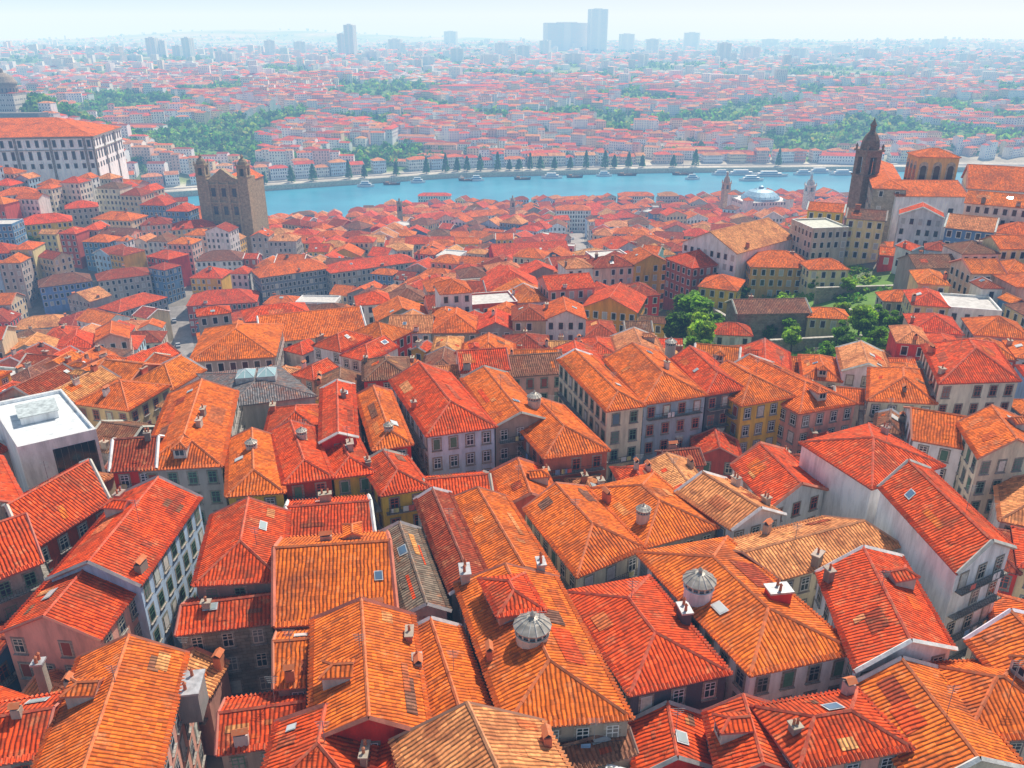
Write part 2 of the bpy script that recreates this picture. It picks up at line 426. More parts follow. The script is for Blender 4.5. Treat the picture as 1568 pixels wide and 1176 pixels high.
        for k in range(nd):
            cand=[(.5,ta*.45)] if hf and ta>.15 else [(.24,U(.3,.7)),(.76,U(.3,.7))]
            s,t=CH(cand); q=pt(s,t); w=1.7
            zz=zroof(s,t)
            if hf and len(cand)==1: an=ang
            else: an=ang+(-PI/2 if s<.5 else PI/2)
            r4=rect(q[0],q[1],an,w,2.4)
            house(mb,r4,zz-1.2,zz+1.0,'hf',(.6,.55,.48),rt,1,.5,extras=False,win=(0,0,0,0),oh=.22,par=False)
            e=((r4[0][0]+r4[1][0])/2,(r4[0][1]+r4[1][1])/2); dx,dy=math.cos(an),math.sin(an); nx,ny=dy,-dx
            qwin(mb,e[0],e[1],zz+.35,dx,dy,nx,ny,1.3,.95,.03,TRIM,(.75,.74,.7))
            for kk in (-.3,.3): qwin(mb,e[0]+dx*kk,e[1]+dy*kk,zz+.35,dx,dy,nx,ny,.5,.8,.06,GLASS,GL)
def turret(u,v,z,r,wc=(.62,.55,.45)):
    x,y=P(u,v,z); mb=MB()
    z0=z-3.5; n=14
    lathe(mb,x,y,[(r,z0),(r,z),(r*1.08,z),(r*1.08,z+.12),(r*.96,z+.12)],n,WALL,wc)
    h=r*.42; lathe(mb,x,y,[(r*.9,z+.12),(r*.9,z+.12+h)],n,GLASS,(.16,.2,.22))
    for i in range(n):
        a=2*PI*i/n; bar(mb,(x+r*.93*math.cos(a),y+r*.93*math.sin(a),z+.1),(x+r*.93*math.cos(a),y+r*.93*math.sin(a),z+.14+h),.06*r,TRIM,(.7,.66,.58))
    zt=z+.12+h
    prof=[(r*1.18,zt),(r*1.18,zt+.1),(r*1.0,zt+.22*r),(r*.68,zt+.46*r),(r*.35,zt+.62*r),(r*.14,zt+.68*r),(r*.14,zt+.86*r),(r*.2,zt+.9*r),(0,zt+1.15*r)]
    lathe(mb,x,y,prof,n,ZINC,(.46,.42,.35))
    for i in range(n):
        a=2*PI*i/n
        for j in range(2,5):
            r0,q0=prof[j-1];r1,q1=prof[j]
            bar(mb,(x+r0*math.cos(a),y+r0*math.sin(a),q0+.02),(x+r1*math.cos(a),y+r1*math.sin(a),q1+.02),.035*r,ZINC,(.62,.6,.54))
    mb.build('skylight_turret')
# ------------------------------------------------------------- occupancy
OCC={}
def sat(a,b):
    for poly in (a,b):
        for i in range(len(poly)):
            p,q=poly[i],poly[(i+1)%len(poly)]; nx,ny=q[1]-p[1],p[0]-q[0]
            a0=[nx*x+ny*y for x,y in a]; b0=[nx*x+ny*y for x,y in b]
            if max(a0)<=min(b0) or max(b0)<=min(a0): return False
    return True
def cells(poly,m=0):
    xs=[p[0] for p in poly]; ys=[p[1] for p in poly]
    for i in range(int(math.floor((min(xs)-m)/20)),int(math.floor((max(xs)+m)/20))+1):
        for j in range(int(math.floor((min(ys)-m)/20)),int(math.floor((max(ys)+m)/20))+1): yield (i,j)
def occupy(poly):
    for c in cells(poly): OCC.setdefault(c,[]).append(poly)
def free(poly,shrink=.9):
    cx=sum(p[0] for p in poly)/len(poly); cy=sum(p[1] for p in poly)/len(poly)
    sp_=[(cx+(p[0]-cx)*shrink,cy+(p[1]-cy)*shrink) for p in poly]
    for c in cells(poly):
        for o in OCC.get(c,()):
            if sat(sp_,o): return False
    return True
def quad(A,B,C,ze):
    a=P(*A,ze);b=P(*B,ze);c=P(*C,ze)
    return [a,b,c,(a[0]+c[0]-b[0],a[1]+c[1]-b[1])]
def quadD(A,B,dep,ze):
    a=P(*A,ze);b=P(*B,ze); l=math.dist(a,b); dx,dy=(b[0]-a[0])/l,(b[1]-a[1])/l
    return [a,b,(b[0]-dy*dep,b[1]+dx*dep),(a[0]-dy*dep,a[1]+dx*dep)]
def H(A,B,C,ze,kind='hip',wt=None,rt=None,name='tiled_roof_house',zdown=None,lod=2,front=0,**k):
    ze+=U(-.12,.12)
    Q=quad(A,B,C,ze) if isinstance(C,tuple) else quadD(A,B,C,ze)
    cx=sum(p[0] for p in Q)/4; cy=sum(p[1] for p in Q)/4
    g=ground(cx,cy); zg=(g-3) if zdown is None else zdown
    mb=MB(); house(mb,Q,min(zg,ze-6),ze,kind,wt,jit(rt,.04) if rt else None,lod,zgr=min(g,ze-4),**k); occupy(Q)
    if front:
        p,q=Q[0],Q[1]; l=math.dist(p,q); dx,dy=(q[0]-p[0])/l,(q[1]-p[1])/l
        occupy([(p[0]+dy*front,p[1]-dx*front),(q[0]+dy*front,q[1]-dx*front),q,p])
    return mb.build(name)
def HG(A,B,dep,h,kind='hip',wt=None,rt=None,name='tiled_roof_house',lod=1,**k):
    m=((A[0]+B[0])/2,(A[1]+B[1])/2); z=G(m[0],m[1],h)[2]
    return H(A,B,float(dep),z,kind,wt,rt,name,lod=lod,**k)
WH=(.86,.86,.85);CR=(.84,.76,.56);GY=(.48,.45,.40);BL=(.50,.66,.86);YE=(.84,.54,.08);RE=(.70,.04,.025);PK=(.84,.42,.32);DG=(.10,.10,.12);ST=(.42,.36,.29)
# ---- foreground row by row
H((40,1215),(235,1205),(283,1003),97,'gy',PK,O)
H((-60,1175),(58,1155),(103,1062),96,'gx',PK,RD)
H((78,884),(213,893),(304,763),97,'gy',BL,RD,'pale_blue_house',win=(0,1,0,0),par=True)
H((5,966),(152,976),(208,900),95.5,'gy',PK,RD,'pink_gabled_house')
H((300,893),(430,886),(440,785),97,'hf',(.3,.27,.22),RD)
H((275,968),(415,950),(428,902),94.6,'gx',(.34,.31,.25),RD,'ruined_stone_house',wmat=STONE)
H((425,955),(603,942),(588,815),97,'gx',GY,O,dormer=1)
H((445,832),(570,822),(560,760),95,'gx',GY,RD)
H((622,938),(684,932),(640,812),97,'gy',GY,(.24,.19,.13))
H((692,905),(750,892),(688,757),97.3,'gy',GY,DK)
H((752,885),(850,880),(775,762),97,'gy',CR,O)
H((478,1130),(656,1120),(630,945),98.3,'gy',RE,O)
H((395,1225),(560,1225),(575,1110),97,'hf',CR,RD)
H((560,1225),(650,1225),(650,1125),96.5,'gy',CR,RD)
H((338,1150),(478,1130),(480,1055),94,'gx',ST,RD)
H((425,1050),(484,1045),(484,960),96,'gx',ST,O)
H((662,1125),(757,1112),(702,962),97,'gy',RE,O,par=True)
H((776,1112),(962,1096),(850,886),98,'hf',ST,O,pitch=.38)
H((765,940),(830,932),(800,880),100.5,'hip',(.6,.3,.2),RD,extras=False)
H((966,1060),(1113,1028),(992,884),97.2,'hip',DG,RD,'dark_wall_house',trim=(.8,.8,.8),pitch=.36)
H((1150,1030),(1308,996),(1112,824),97.6,'hip',WH,O,'white_parapet_house',trim=(.3,.3,.3),pitch=.36)
H((1312,1022),(1457,990),(1380,855),98.4,'gy',WH,RD,dormer=1,par=True)
H((1195,885),(1375,835),(1262,793),97,'gx',CR,PA,pitch=.3)
H((1466,873),(1548,836),(1424,720),101,'gy',(.93,.93,.93),RD,'whitewashed_house',win=(1,0,0,0),bal=True,par=True)
H((1335,746),(1442,712),(1330,650),100,'hip',(.93,.93,.93),RD,'whitewashed_house',pitch=.35,win=(0,0,0,0))
H((1225,1172),(1390,1142),(1312,1058),98,'hip',PK,RD,pitch=.42)
H((1402,1205),(1565,1172),(1448,1030),97,'gy',CR,O,par=True)
H((1105,1190),(1222,1180),(1190,1085),96.5,'gy',RE,RD)
H((975,1185),(1092,1172),(1075,1098),94,'gy',RE,RD)
H((640,1240),(885,1205),(830,1108),98.2,'gy',CR,PA)
H((850,1185),(968,1150),(945,1105),95,'gx',GY,BR)
H((1480,1130),(1640,1120),(1560,1010),97,'hip',CR,O)
H((216,718),(338,712),(362,600),97,'hf',GY,O,dormer=1)
H((172,720),(235,715),(250,670),97,'gx',RE,DK,'dark_red_house')
H((349,758),(433,752),(425,670),96.5,'hf',YE,O)
H((437,738),(507,729),(478,655),97,'hf',DK,RD)
H((511,730),(573,722),(545,668),96,'hf',YE,RD,'yellow_house')
H((492,676),(545,668),(540,590),98,'gy',RE,RD)
H((585,757),(656,745),(622,700),95.5,'hf',YE,RD,'yellow_house')
H((573,687),(629,679),(597,600),97,'hf',RE,O)
H((655,666),(757,652),(688,572),97.4,'hf',(.62,.78,.92),RD,'tiled_facade_house',bal=True,trim=(.8,.88,.92))
H((759,652),(834,641),(775,572),97,'gy',ST,O,bal=True)
H((835,700),(930,688),(862,622),95.5,'hf',(.62,.20,.12),O,bal=True)
H((930,628),(985,620),(905,545),98,'hf',CR,O,bal=True)
H((986,618),(1080,604),(1010,540),97.6,'hf',(.45,.55,.62),O,bal=True)
H((1082,604),(1140,594),(1082,542),97,'hf',(.16,.16,.18),RD,'dark_tiled_house',bal=True)
H((1136,620),(1216,606),(1150,568),96,'hf',YE,O)
H((1225,632),(1310,617),(1185,557),95,'hf',PK,O)
H((988,836),(1096,806),(1000,725),96.5,'hip',ST,O,pitch=.4)
H((885,880),(985,838),(897,747),96.8,'hf',CR,O)
H((1120,808),(1196,786),(1112,735),97,'gy',WH,PA,par=True)
H((1180,775),(1262,748),(1200,690),96,'gy',WH,RD,par=True)
H((1440,586),(1560,582),(1520,525),99,'hip',(.88,.80,.64),RD,'cream_balcony_house',trim=(.4,.1,.06),bal=True)
H((1330,612),(1432,617),(1425,568),95.5,'hip',CR,O)
H((1500,700),(1600,690),(1560,640),98,'gy',CR,O)
H((1400,672),(1500,690),(1480,640),96,'gx',WH,O)
H((45,842),(165,768),(120,712),96.5,'gx',DK,RD)
H((-80,800),(35,770),(0,700),97,'gy',CR,RD)
H((-60,905),(60,860),(30,790),97,'gx',ST,RD)
H((1575,1090),(1700,1050),(1600,950),98,'gy',CR,O)
# modern white building
mb=MB(); Q=quad((28,690),(148,662),(95,600),97.5); house(mb,Q,80,97.5,'flat',(.90,.91,.91),(.74,.78,.78),2,win=(0,0,0,0)); occupy(Q)
p0,p1=Q[0],Q[1]; L=math.dist(p0,p1); dx,dy=(p1[0]-p0[0])/L,(p1[1]-p0[1])/L
qwin(mb,p0[0]+dx*L*.68,p0[1]+dy*L*.68,93.2,dx,dy,dy,-dx,L*.55,6.5,.05,GLASS,(.02,.035,.04))
for k in range(7):
    x=p0[0]+dx*L*(.42+.087*k);y=p0[1]+dy*L*(.42+.087*k); obox(mb,x+dy*.1,y-dx*.1,90,96.4,math.atan2(dy,dx),.08,.14,IRON,(.1,.12,.12))
c=((Q[0][0]+Q[2][0])/2,(Q[0][1]+Q[2][1])/2); obox(mb,c[0]-1,c[1]+1,97.6,98.8,math.atan2(dy,dx),L*.5,5,WALL,(.85,.87,.86)); obox(mb,c[0]-1,c[1]+1,98.8,98.95,math.atan2(dy,dx),L*.54,5.6,ZINC,(.6,.66,.64))
mb.build('white_modern_building')
# slate-roofed hall with glass roof lights
mb=MB(); Q=quad((352,622),(482,606),(425,560),92.5); house(mb,Q,76,92.5,'hip',(.5,.46,.4),(.20,.19,.19),1,.22,win=(0,0,0,0),extras=False); occupy(Q)
c=((Q[0][0]+Q[2][0])/2,(Q[0][1]+Q[2][1])/2); zt=92.5
for k,(ox,oy) in enumerate(((-1.5,.2),(2.2,.6))):
    r4=rect(c[0]+ox,c[1]+oy,.2,3.2,4.2); zt=94.6+.1*k
    prism(mb,r4,92,zt,ZINC,(.6,.62,.62),top=False); ap=(c[0]+ox,c[1]+oy,zt+1.0)
    for i in range(4):
        p,q=r4[i],r4[(i+1)%4]; mb.face([(p[0],p[1],zt),(q[0],q[1],zt),ap],GLASS,(.30,.45,.46)); bar(mb,(p[0],p[1],zt),ap,.06,ZINC,(.8,.8,.8)); bar(mb,((p[0]+q[0])/2,(p[1]+q[1])/2,zt),ap,.04,ZINC,(.8,.8,.8))
mb.build('slate_roof_hall')
for t_ in [(815,968,100.3,1.5),(1070,898,99.3,1.45,(.86,.88,.9)),(548,872,98.4,.9),(985,785,98.3,.8),(818,612,98.5,1.0),(970,548,98,1.1),(1027,528,97,1.0),(385,682,98.3,.75),(462,664,98.6,.7),(595,655,98.6,.65)]: turret(*t_)
for (u,v,z,w,l,h,col) in [(290,1050,96.6,2.0,2.8,1.2,(.34,.32,.30)),(712,885,98.5,.9,1.8,2.0,GY),(1192,905,99.5,2.2,1.4,1.2,RE),(1048,935,98.6,.9,1.6,1.2,DG),(60,1020,96,.8,.8,1.4,ST),(828,868,98.6,.7,1.4,1.6,GY)]:
    x,y=P(u,v,z); mb=MB(); obox(mb,x,y,z-3,z+h-1,.15,w,l,WALL,col); obox(mb,x,y,z+h-1,z+h-.8,.15,w+.3,l+.3,ZINC,(.5,.5,.5))
    for k in (-.3,.3): lathe(mb,x,y+l*k,[(.16,z+h-.8),(.13,z+h-.2),(.2,z+h-.15),(0,z+h+.1)],8,RIDGE,(.5,.14,.06))
    mb.build('chimney_stack')
# ---- mid-distance named buildings
HG((757,392),(872,386),15,15,'gx',(.85,.015,.015),RD,name='red_wall_house',win=(0,0,0,0),front=17)
HG((742,445),(828,442),14,13,'hf',(.80,.02,.015),RD,win=(0,0,1,0),name='red_wall_house',front=6)
HG((398,425),(505,410),14,17,'hip',(.20,.25,.31),O,name='tiled_facade_building',dens=1.2,front=20)
HG((507,418),(640,400),13,14,'hip',(.42,.39,.34),RD,front=10)
HG((852,322),(905,322),14,17,'hip',(.74,.86,.84),O,dens=1.2,name='tall_white_house',front=14)
HG((948,300),(1002,300),12,14,'hip',(.84,.82,.76),O,dens=1.2,front=8)
HG((912,380),(1030,376),16,15,'hip',(.88,.87,.83),O,dens=1.2,name='long_cream_building',front=14)
HG((892,470),(975,478),14,12,'gy',(.88,.40,.05),RD,front=6)
HG((1128,388),(1215,364),20,14,'gx',WH,PA,win=(0,0,0,1))
HG((286,468),(392,462),16,13,'hip',(.5,.08,.05),RD,dens=1.2,front=12)
HG((290,553),(420,545),20,13,'hip',GY,O)
HG((402,525),(560,508),18,12,'gx',CR,O)
HG((1130,480),(1240,478),9,8,'gx',(.36,.32,.25),BR,wmat=STONE,win=(0,0,0,0))
HG((1070,438),(1128,445),12,9,'hip',YE,O,name='yellow_house')
HG((1150,408),(1245,410),14,9,'hip',(.7,.42,.12),O)
HG((1240,412),(1300,412),8,7,'hip',(.84,.7,.4),O)
HG((1245,352),(1300,350),14,14,'flat',(.62,.56,.46),(.6,.58,.5))
HG((1060,410),(1130,400),13,13,'hip',(.5,.12,.08),RD)
for (A,B,d,h,wt) in [((30,345),(110,338),14,13,YE),((140,335),(200,338),14,14,(.84,.62,.4)),((215,345),(262,342),12,15,PK),((262,352),(330,346),12,15,(.84,.56,.3)),((300,400),(370,398),14,13,WH),((100,320),(150,316),12,13,GY),((380,345),(440,338),13,13,PK),((0,300),(60,295),12,14,WH),((720,330),(780,328),12,13,CR),((1010,300),(1040,300),12,16,(.5,.5,.48)),((640,335),(700,330),12,13,(.6,.3,.2)),((640,300),(690,300),10,14,CR),((20,505),(105,498),13,13,(.5,.5,.5)),((110,500),(180,480),13,13,WH),((182,478),(255,455),13,13,(.3,.34,.4)),((60,440),(140,430),13,12,(.2,.32,.6)),((150,430),(230,420),13,13,GY)]:
    HG(A,B,d,h,'hip',wt,None,front=6)
# bishop's palace
def palace():
    mb=MB(); ze=98; Q=quadD((-200,213),(140,208),55.,ze)
    zg=62; house(mb,Q,zg,ze,'hip',(.92,.92,.92),O,1,.30,win=(0,0,0,0),oh=.9,extras=False)
    for i in (0,1):
        p,q=Q[i],Q[i+1]; L=math.dist(p,q); dx,dy=(q[0]-p[0])/L,(q[1]-p[1])/L; nx,ny=dy,-dx; n=int(L/4.6)
        for k in range(n):
            x=p[0]+dx*L*(k+.5)/n; y=p[1]+dy*L*(k+.5)/n
            for zc,h in ((ze-4.2,3.4),(ze-11,4.2),(ze-17,2.2)):
                qwin(mb,x,y,zc,dx,dy,nx,ny,2.1,h+.8,.08,STONE,(.3,.28,.25)); qwin(mb,x,y,zc,dx,dy,nx,ny,1.4,h,.14,GLASS,GL)
        for k in range(0,n+1,4):
            x=p[0]+dx*L*k/n; y=p[1]+dy*L*k/n; obox(mb,x,y,zg,ze-.6,math.atan2(dy,dx),1.3,1.0,STONE,(.36,.33,.3))
        mx,my=(p[0]+q[0])/2,(p[1]+q[1])/2
        obox(mb,mx+nx*.3,my+ny*.3,ze-1.2,ze-.2,math.atan2(dy,dx),L,1.2,STONE,(.4,.38,.34))
        obox(mb,mx+nx*.25,my+ny*.25,ze-8,ze-7.6,math.atan2(dy,dx),L,.7,STONE,(.4,.38,.34))
    occupy(Q); p,q=Q[0],Q[1]; L=math.dist(p,q); dx,dy=(q[0]-p[0])/L,(q[1]-p[1])/L
    occupy([(p[0]+dy*14,p[1]-dx*14),(q[0]+dy*14,q[1]-dx*14),q,p])
    mb.build('bishops_palace')
palace()
def belltower(mb,x,y,ang,w,z0,z1,z2,zt,col):
    obox(mb,x,y,z0,z1,ang,w,w,STONE,col)
    obox(mb,x,y,z1,z1+.6,ang,w*1.1,w*1.1,STONE,col)
    for a in (-1,1):
        for b_ in (-1,1):
            c,s=math.cos(ang),math.sin(ang); ox,oy=a*w*.35,b_*w*.35
            obox(mb,x+c*ox-s*oy,y+s*ox+c*oy,z1+.6,z2,ang,w*.28,w*.28,STONE,col)
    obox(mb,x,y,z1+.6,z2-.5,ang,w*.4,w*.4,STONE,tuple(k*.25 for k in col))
    obox(mb,x,y,z2-(z2-z1)*.22,z2-.01,ang,w*.97,w*.97,STONE,col)
    obox(mb,x,y,z2,z2+.7,ang,w*1.14,w*1.14,STONE,col)
    h=zt-z2
    lathe(mb,x,y,[(w*.5,z2+.7),(w*.5,z2+h*.15),(w*.45,z2+h*.32),(w*.3,z2+h*.5),(w*.14,z2+h*.6),(w*.14,z2+h*.74),(w*.2,z2+h*.77),(w*.06,z2+h*.9),(0,zt)],8,STONE,tuple(k*.8 for k in col),ang)
    for a in (-1,1):
        for b_ in (-1,1):
            c,s=math.cos(ang),math.sin(ang); ox,oy=a*w*.48,b_*w*.48
            lathe(mb,x+c*ox-s*oy,y+s*ox+c*oy,[(w*.06,z2+.7),(w*.06,z2+1.4),(w*.09,z2+1.7),(0,z2+2.8)],6,STONE,col)
# two-towered stone church
mb=MB(); sc=(.50,.38,.22); x0,y0=-160,452; an=-.12; c_,s_=math.cos(an),math.sin(an)
def L2(a,b): return (x0+c_*a-s_*b,y0+s_*a+c_*b)
q=L2(0,9); obox(mb,q[0],q[1],30,79,an,22,18,STONE,sc)
house(mb,rect(*L2(0,24),an,16,24),30,76,'gy',sc,O,1,win=(0,0,0,0),wmat=STONE,extras=False)
a=L2(-8,-.4);b_=L2(8,-.4);d=L2(8,3);e=L2(-8,3);t1=L2(0,-.4);t2=L2(0,3)
mb.face([(a[0],a[1],79),(b_[0],b_[1],79),(t1[0],t1[1],85)],STONE,sc); mb.face([(b_[0],b_[1],79),(d[0],d[1],79),(t2[0],t2[1],85),(t1[0],t1[1],85)],STONE,sc); mb.face([(e[0],e[1],79),(a[0],a[1],79),(t1[0],t1[1],85),(t2[0],t2[1],85)],STONE,sc)
for k in (-12,12):
    q=L2(k,2); belltower(mb,q[0],q[1],an,5.6,30,80.5,86.5,93,sc)
for k in (-8.5,-3,3,8.5):
    q=L2(k,-.5); obox(mb,q[0],q[1],36,78,an,1.1,1.0,STONE,tuple(v*1.15 for v in sc))
for zc in (50,60,70):
    for k in (-6,0,6):
        q=L2(k,0); qwin(mb,q[0],q[1],zc+2,c_,s_,s_,-c_,2.4,4.6,.1,GLASS,GL)
    q=L2(0,-.35); obox(mb,q[0],q[1],zc+6,zc+6.7,an,22.5,1.0,STONE,tuple(v*1.1 for v in sc))
occupy(rect(*L2(0,18),an,30,40)); mb.build('two_tower_stone_church')
# monastery church on the right-hand hill
mb=MB(); gs=(.56,.50,.40)
Q=quad((1338,288),(1388,290),(1366,252),105); house(mb,Q,74,105,'hip',gs,O,1,.4,wmat=STONE,win=(1,0,0,1),dens=.7,fl=5,extras=False); occupy(Q)
fr=[P(1280,410,80),P(1480,410,80),P(1480,350,88),P(1290,350,88)]; occupy(fr)
Q=quadD((1373,300),(1482,301),20.,103); house(mb,Q,74,103,'gx',(.93,.92,.93),O,1,.35,win=(0,0,0,0),extras=False,par=True); occupy(Q)
p,q=Q[0],Q[1]; L=math.dist(p,q); dx,dy=(q[0]-p[0])/L,(q[1]-p[1])/L
for k in (.2,.5,.8): qwin(mb,p[0]+dx*L*k,p[1]+dy*L*k,98,dx,dy,dy,-dx,1.6,2.2,.06,GLASS,GL)
Q=quadD((1407,240),(1470,241),11.,113.5); house(mb,Q,98,113.5,'hip',(.88,.52,.18),O,1,.4,win=(0,0,0,0),extras=False)
for ed in (0,3):
    p,q=Q[ed],Q[(ed+1)%4]; L=math.dist(p,q); dx,dy=(q[0]-p[0])/L,(q[1]-p[1])/L
    for k in range(3):
        x=p[0]+dx*L*(k+.5)/3;y=p[1]+dy*L*(k+.5)/3; qwin(mb,x,y,107.4,dx,dy,dy,-dx,2.9,6,.06,STONE,(.7,.6,.45)); qwin(mb,x,y,107.2,dx,dy,dy,-dx,1.9,5,.12,GLASS,(.05,.04,.04))
        for rr_,of,mm,cc in ((1.45,.06,STONE,(.7,.6,.45)),(.95,.12,GLASS,(.05,.04,.04))):
            zz=110.4 if rr_>1 else 109.7
            pp=[(x+dx*rr_*math.cos(w)+dy*of,y+dy*rr_*math.cos(w)-dx*of,zz+rr_*math.sin(w)) for w in [PI*i/8 for i in range(9)]]; mb.face(pp,mm,cc)
Q=quadD((1482,288),(1680,300),24.,105); house(mb,Q,80,105,'gx',(.90,.88,.84),O,1,.5,dens=.6,extras=False); occupy(Q)
Q=quadD((1366,386),(1465,384),10.,88); house(mb,Q,74,88,'gx',(.80,.60,.55),O,1,.4,extras=False,win=(0,0,0,0)); occupy(Q)
Q=quadD((1492,345),(1552,352),9.,97); house(mb,Q,76,97,'gx',(.90,.88,.85),O,1,.35,extras=True); occupy(Q)
mb.build('monastery_church')
mb=MB(); x,y=P(1330,238,112); belltower(mb,x,y,.25,6.4,75,105,113.5,125,(.36,.26,.19)); occupy(rect(x,y,.25,9,9)); mb.build('church_bell_tower')
# domed building
mb=MB(); x,y=P(1163,312,30); g0=ground(x,y); zt=g0+22
obox(mb,x,y,g0-4,zt,.2,38,30,WALL,(.84,.81,.76)); lathe(mb,x,y,[(15,zt),(15,zt+1.5),(13.5,zt+3),(9.5,zt+6),(4,zt+7.6),(2,zt+8),(2,zt+9.5),(0,zt+10.5)],20,ZINC,(.30,.50,.64))
for k in range(20):
    a=2*PI*k/20; bar(mb,(x+13.6*math.cos(a),y+13.6*math.sin(a),zt+3.1),(x+4*math.cos(a),y+4*math.sin(a),zt+7.7),.22,ZINC,(.7,.74,.76))
for i in range(4):
    r4=rect(x,y,.2,38,30); p,q=r4[i],r4[(i+1)%4]; facade(mb,p,q,g0,zt,1,fl=6)
for sx_,sy_ in ((-17,-13),(17,-13),(17,13),(-17,13)):
    house(mb,rect(x+sx_*.98-sy_*.2,y+sx_*.2+sy_*.98,.2,6,6),g0,zt+2,'hip',(.84,.82,.76),O,1,.6,extras=False,win=(0,0,0,0))
occupy(rect(x,y,.2,44,38)); mb.build('domed_exchange_building')
for (u,v,z,w,th,col) in [(1112,288,38,5.5,14,(.72,.46,.28)),(1240,292,40,6.5,13,(.86,.84,.80)),(612,322,38,3.6,9,(.5,.42,.34)),(785,316,30,3.6,9,(.7,.6,.5))]:
    x,y=P(u,v,z); g0=ground(x,y); mb=MB(); belltower(mb,x,y,.2,w,g0-3,z-1,z+4,z+th,col); occupy(rect(x,y,.2,w+3,w+3)); mb.build('church_tower')
# ------------------------------------------------------------- streets kept open
STR=[]
def strip(u0,v0,u1,v1,w,car=0):
    a=G(u0,v0);b=G(u1,v1); dx,dy=b[0]-a[0],b[1]-a[1]; l=math.hypot(dx,dy); nx,ny=-dy/l*w/2,dx/l*w/2
    occupy([(a[0]+nx,a[1]+ny),(b[0]+nx,b[1]+ny),(b[0]-nx,b[1]-ny),(a[0]-nx,a[1]-ny)])
    STR.append((a,b,w,car))
strip(272,470,292,600,9,6)
strip(880,350,900,430,12,6)
strip(20,545,255,505,8,5)
GARD=[G(1030,600,0)[:2],G(1340,600,0)[:2],G(1410,425,0)[:2],G(1010,435,0)[:2]]
def inpoly(x,y,po):
    r=False;n=len(po)
    for i in range(n):
        a,b_=po[i],po[(i+1)%n]
        if (a[1]>y)!=(b_[1]>y) and x<(b_[0]-a[0])*(y-a[1])/(b_[1]-a[1])+a[0]: r=not r
    return r
def car(x,y,z,ang,col):
    mb=MB(); c_,s_=math.cos(ang),math.sin(ang)
    prof=[(-2.1,.35),(-2.1,.85),(-1.3,.95),(-.7,1.42),(.8,1.42),(1.6,.95),(2.15,.8),(2.15,.35)]
    def W_(a,b_,h): return (x+c_*a-s_*b_,y+s_*a+c_*b_,z+h)
    for i in range(len(prof)):
        a,b_=prof[i],prof[(i+1)%len(prof)]
        gl=i in (2,4)
        mb.face([W_(a[0],-.85,a[1]),W_(a[0],.85,a[1]),W_(b_[0],.85,b_[1]),W_(b_[0],-.85,b_[1])],GLASS if gl else TRIM,GL if gl else col)
    for sg in (-1,1):
        mb.face([W_(a,sg*.85,h) for a,h in prof],TRIM,col)
        mb.face([W_(a,sg*.87,h) for a,h in ((-1.15,.97),(-.65,1.34),(.75,1.34),(1.4,.97))],GLASS,GL)
        for wx in (-1.3,1.35): mb.face([W_(wx+.33*math.cos(k*PI/5),sg*.88,.33+.33*math.sin(k*PI/5)) for k in range(10)],IRON,(.03,.03,.03))
    mb.build('parked_car')
for a,b,w,n in STR:
    an=math.atan2(b[1]-a[1],b[0]-a[0])
    mb=MB(); m_=24
    for i in range(m_):
        k0,k1=i/m_,(i+1)/m_
        e=[]
        for k,sg in ((k0,1),(k0,-1),(k1,-1),(k1,1)):
            x=a[0]+(b[0]-a[0])*k+math.sin(an)*sg*w*.42; y=a[1]+(b[1]-a[1])*k-math.cos(an)*sg*w*.42; e.append((x,y,ground(x,y)+.35))
        mb.face(e,GRND,(.30,.28,.26))
    mb.build('cobbled_street')
    for i in range(n):
        k=(i+U(.2,.8))/n; x=a[0]+(b[0]-a[0])*k+math.sin(an)*w*.25; y=a[1]+(b[1]-a[1])*k-math.cos(an)*w*.25
        car(x,y,ground(x,y)+.4,an,CH([(.8,.8,.8),(.05,.05,.06),(.4,.42,.45),(.5,.05,.04),(.1,.15,.35)]))
# ------------------------------------------------------------- filler town, near bank
cnt=0
def fill(seeds,rad,rowgap,wr,dr,hr,accept,emit):
    for si,(sx,sy,ang) in enumerate(seeds):
        c,s=math.cos(ang),math.sin(ang); v=-rad; k=0
        near_s=[q for q in seeds if abs(q[0]-sx)<rad*3 and abs(q[1]-sy)<rad*3]
        while v<rad:
            dep=U(*dr); u=-rad+U(0,5); hrow=U(*hr)
            while u<rad:
                w=U(*wr); lx,ly=u+w/2,v+dep/2
                cx,cy=sx+c*lx-s*ly,sy+s*lx+c*ly; u+=w+(U(2,5) if R()<.07 else .02)
                d0=(cx-sx)**2+(cy-sy)**2
                if any((cx-q[0])**2+(cy-q[1])**2<d0-1 for q in near_s): continue
                if not accept(cx,cy): continue
                emit(cx,cy,ang,w,dep*U(.9,1.0),hrow)
            v+=dep+(.5 if k%2==0 else U(*rowgap)); k+=1
def seeds_(x0,x1,y0,y1,st,amax):
    out=[];y=y0
    while y<y1:
        x=x0
        while x<x1:
            out.append((x+U(-.3,.3)*st,y+U(-.3,.3)*st,U(-amax,amax)-.12)); x+=st
        y+=st
    return out
def vis(cx,cy,z,m=120):
    u,v=proj(cx,cy,z); return -m<u<1568+m and -60<v<1176+150
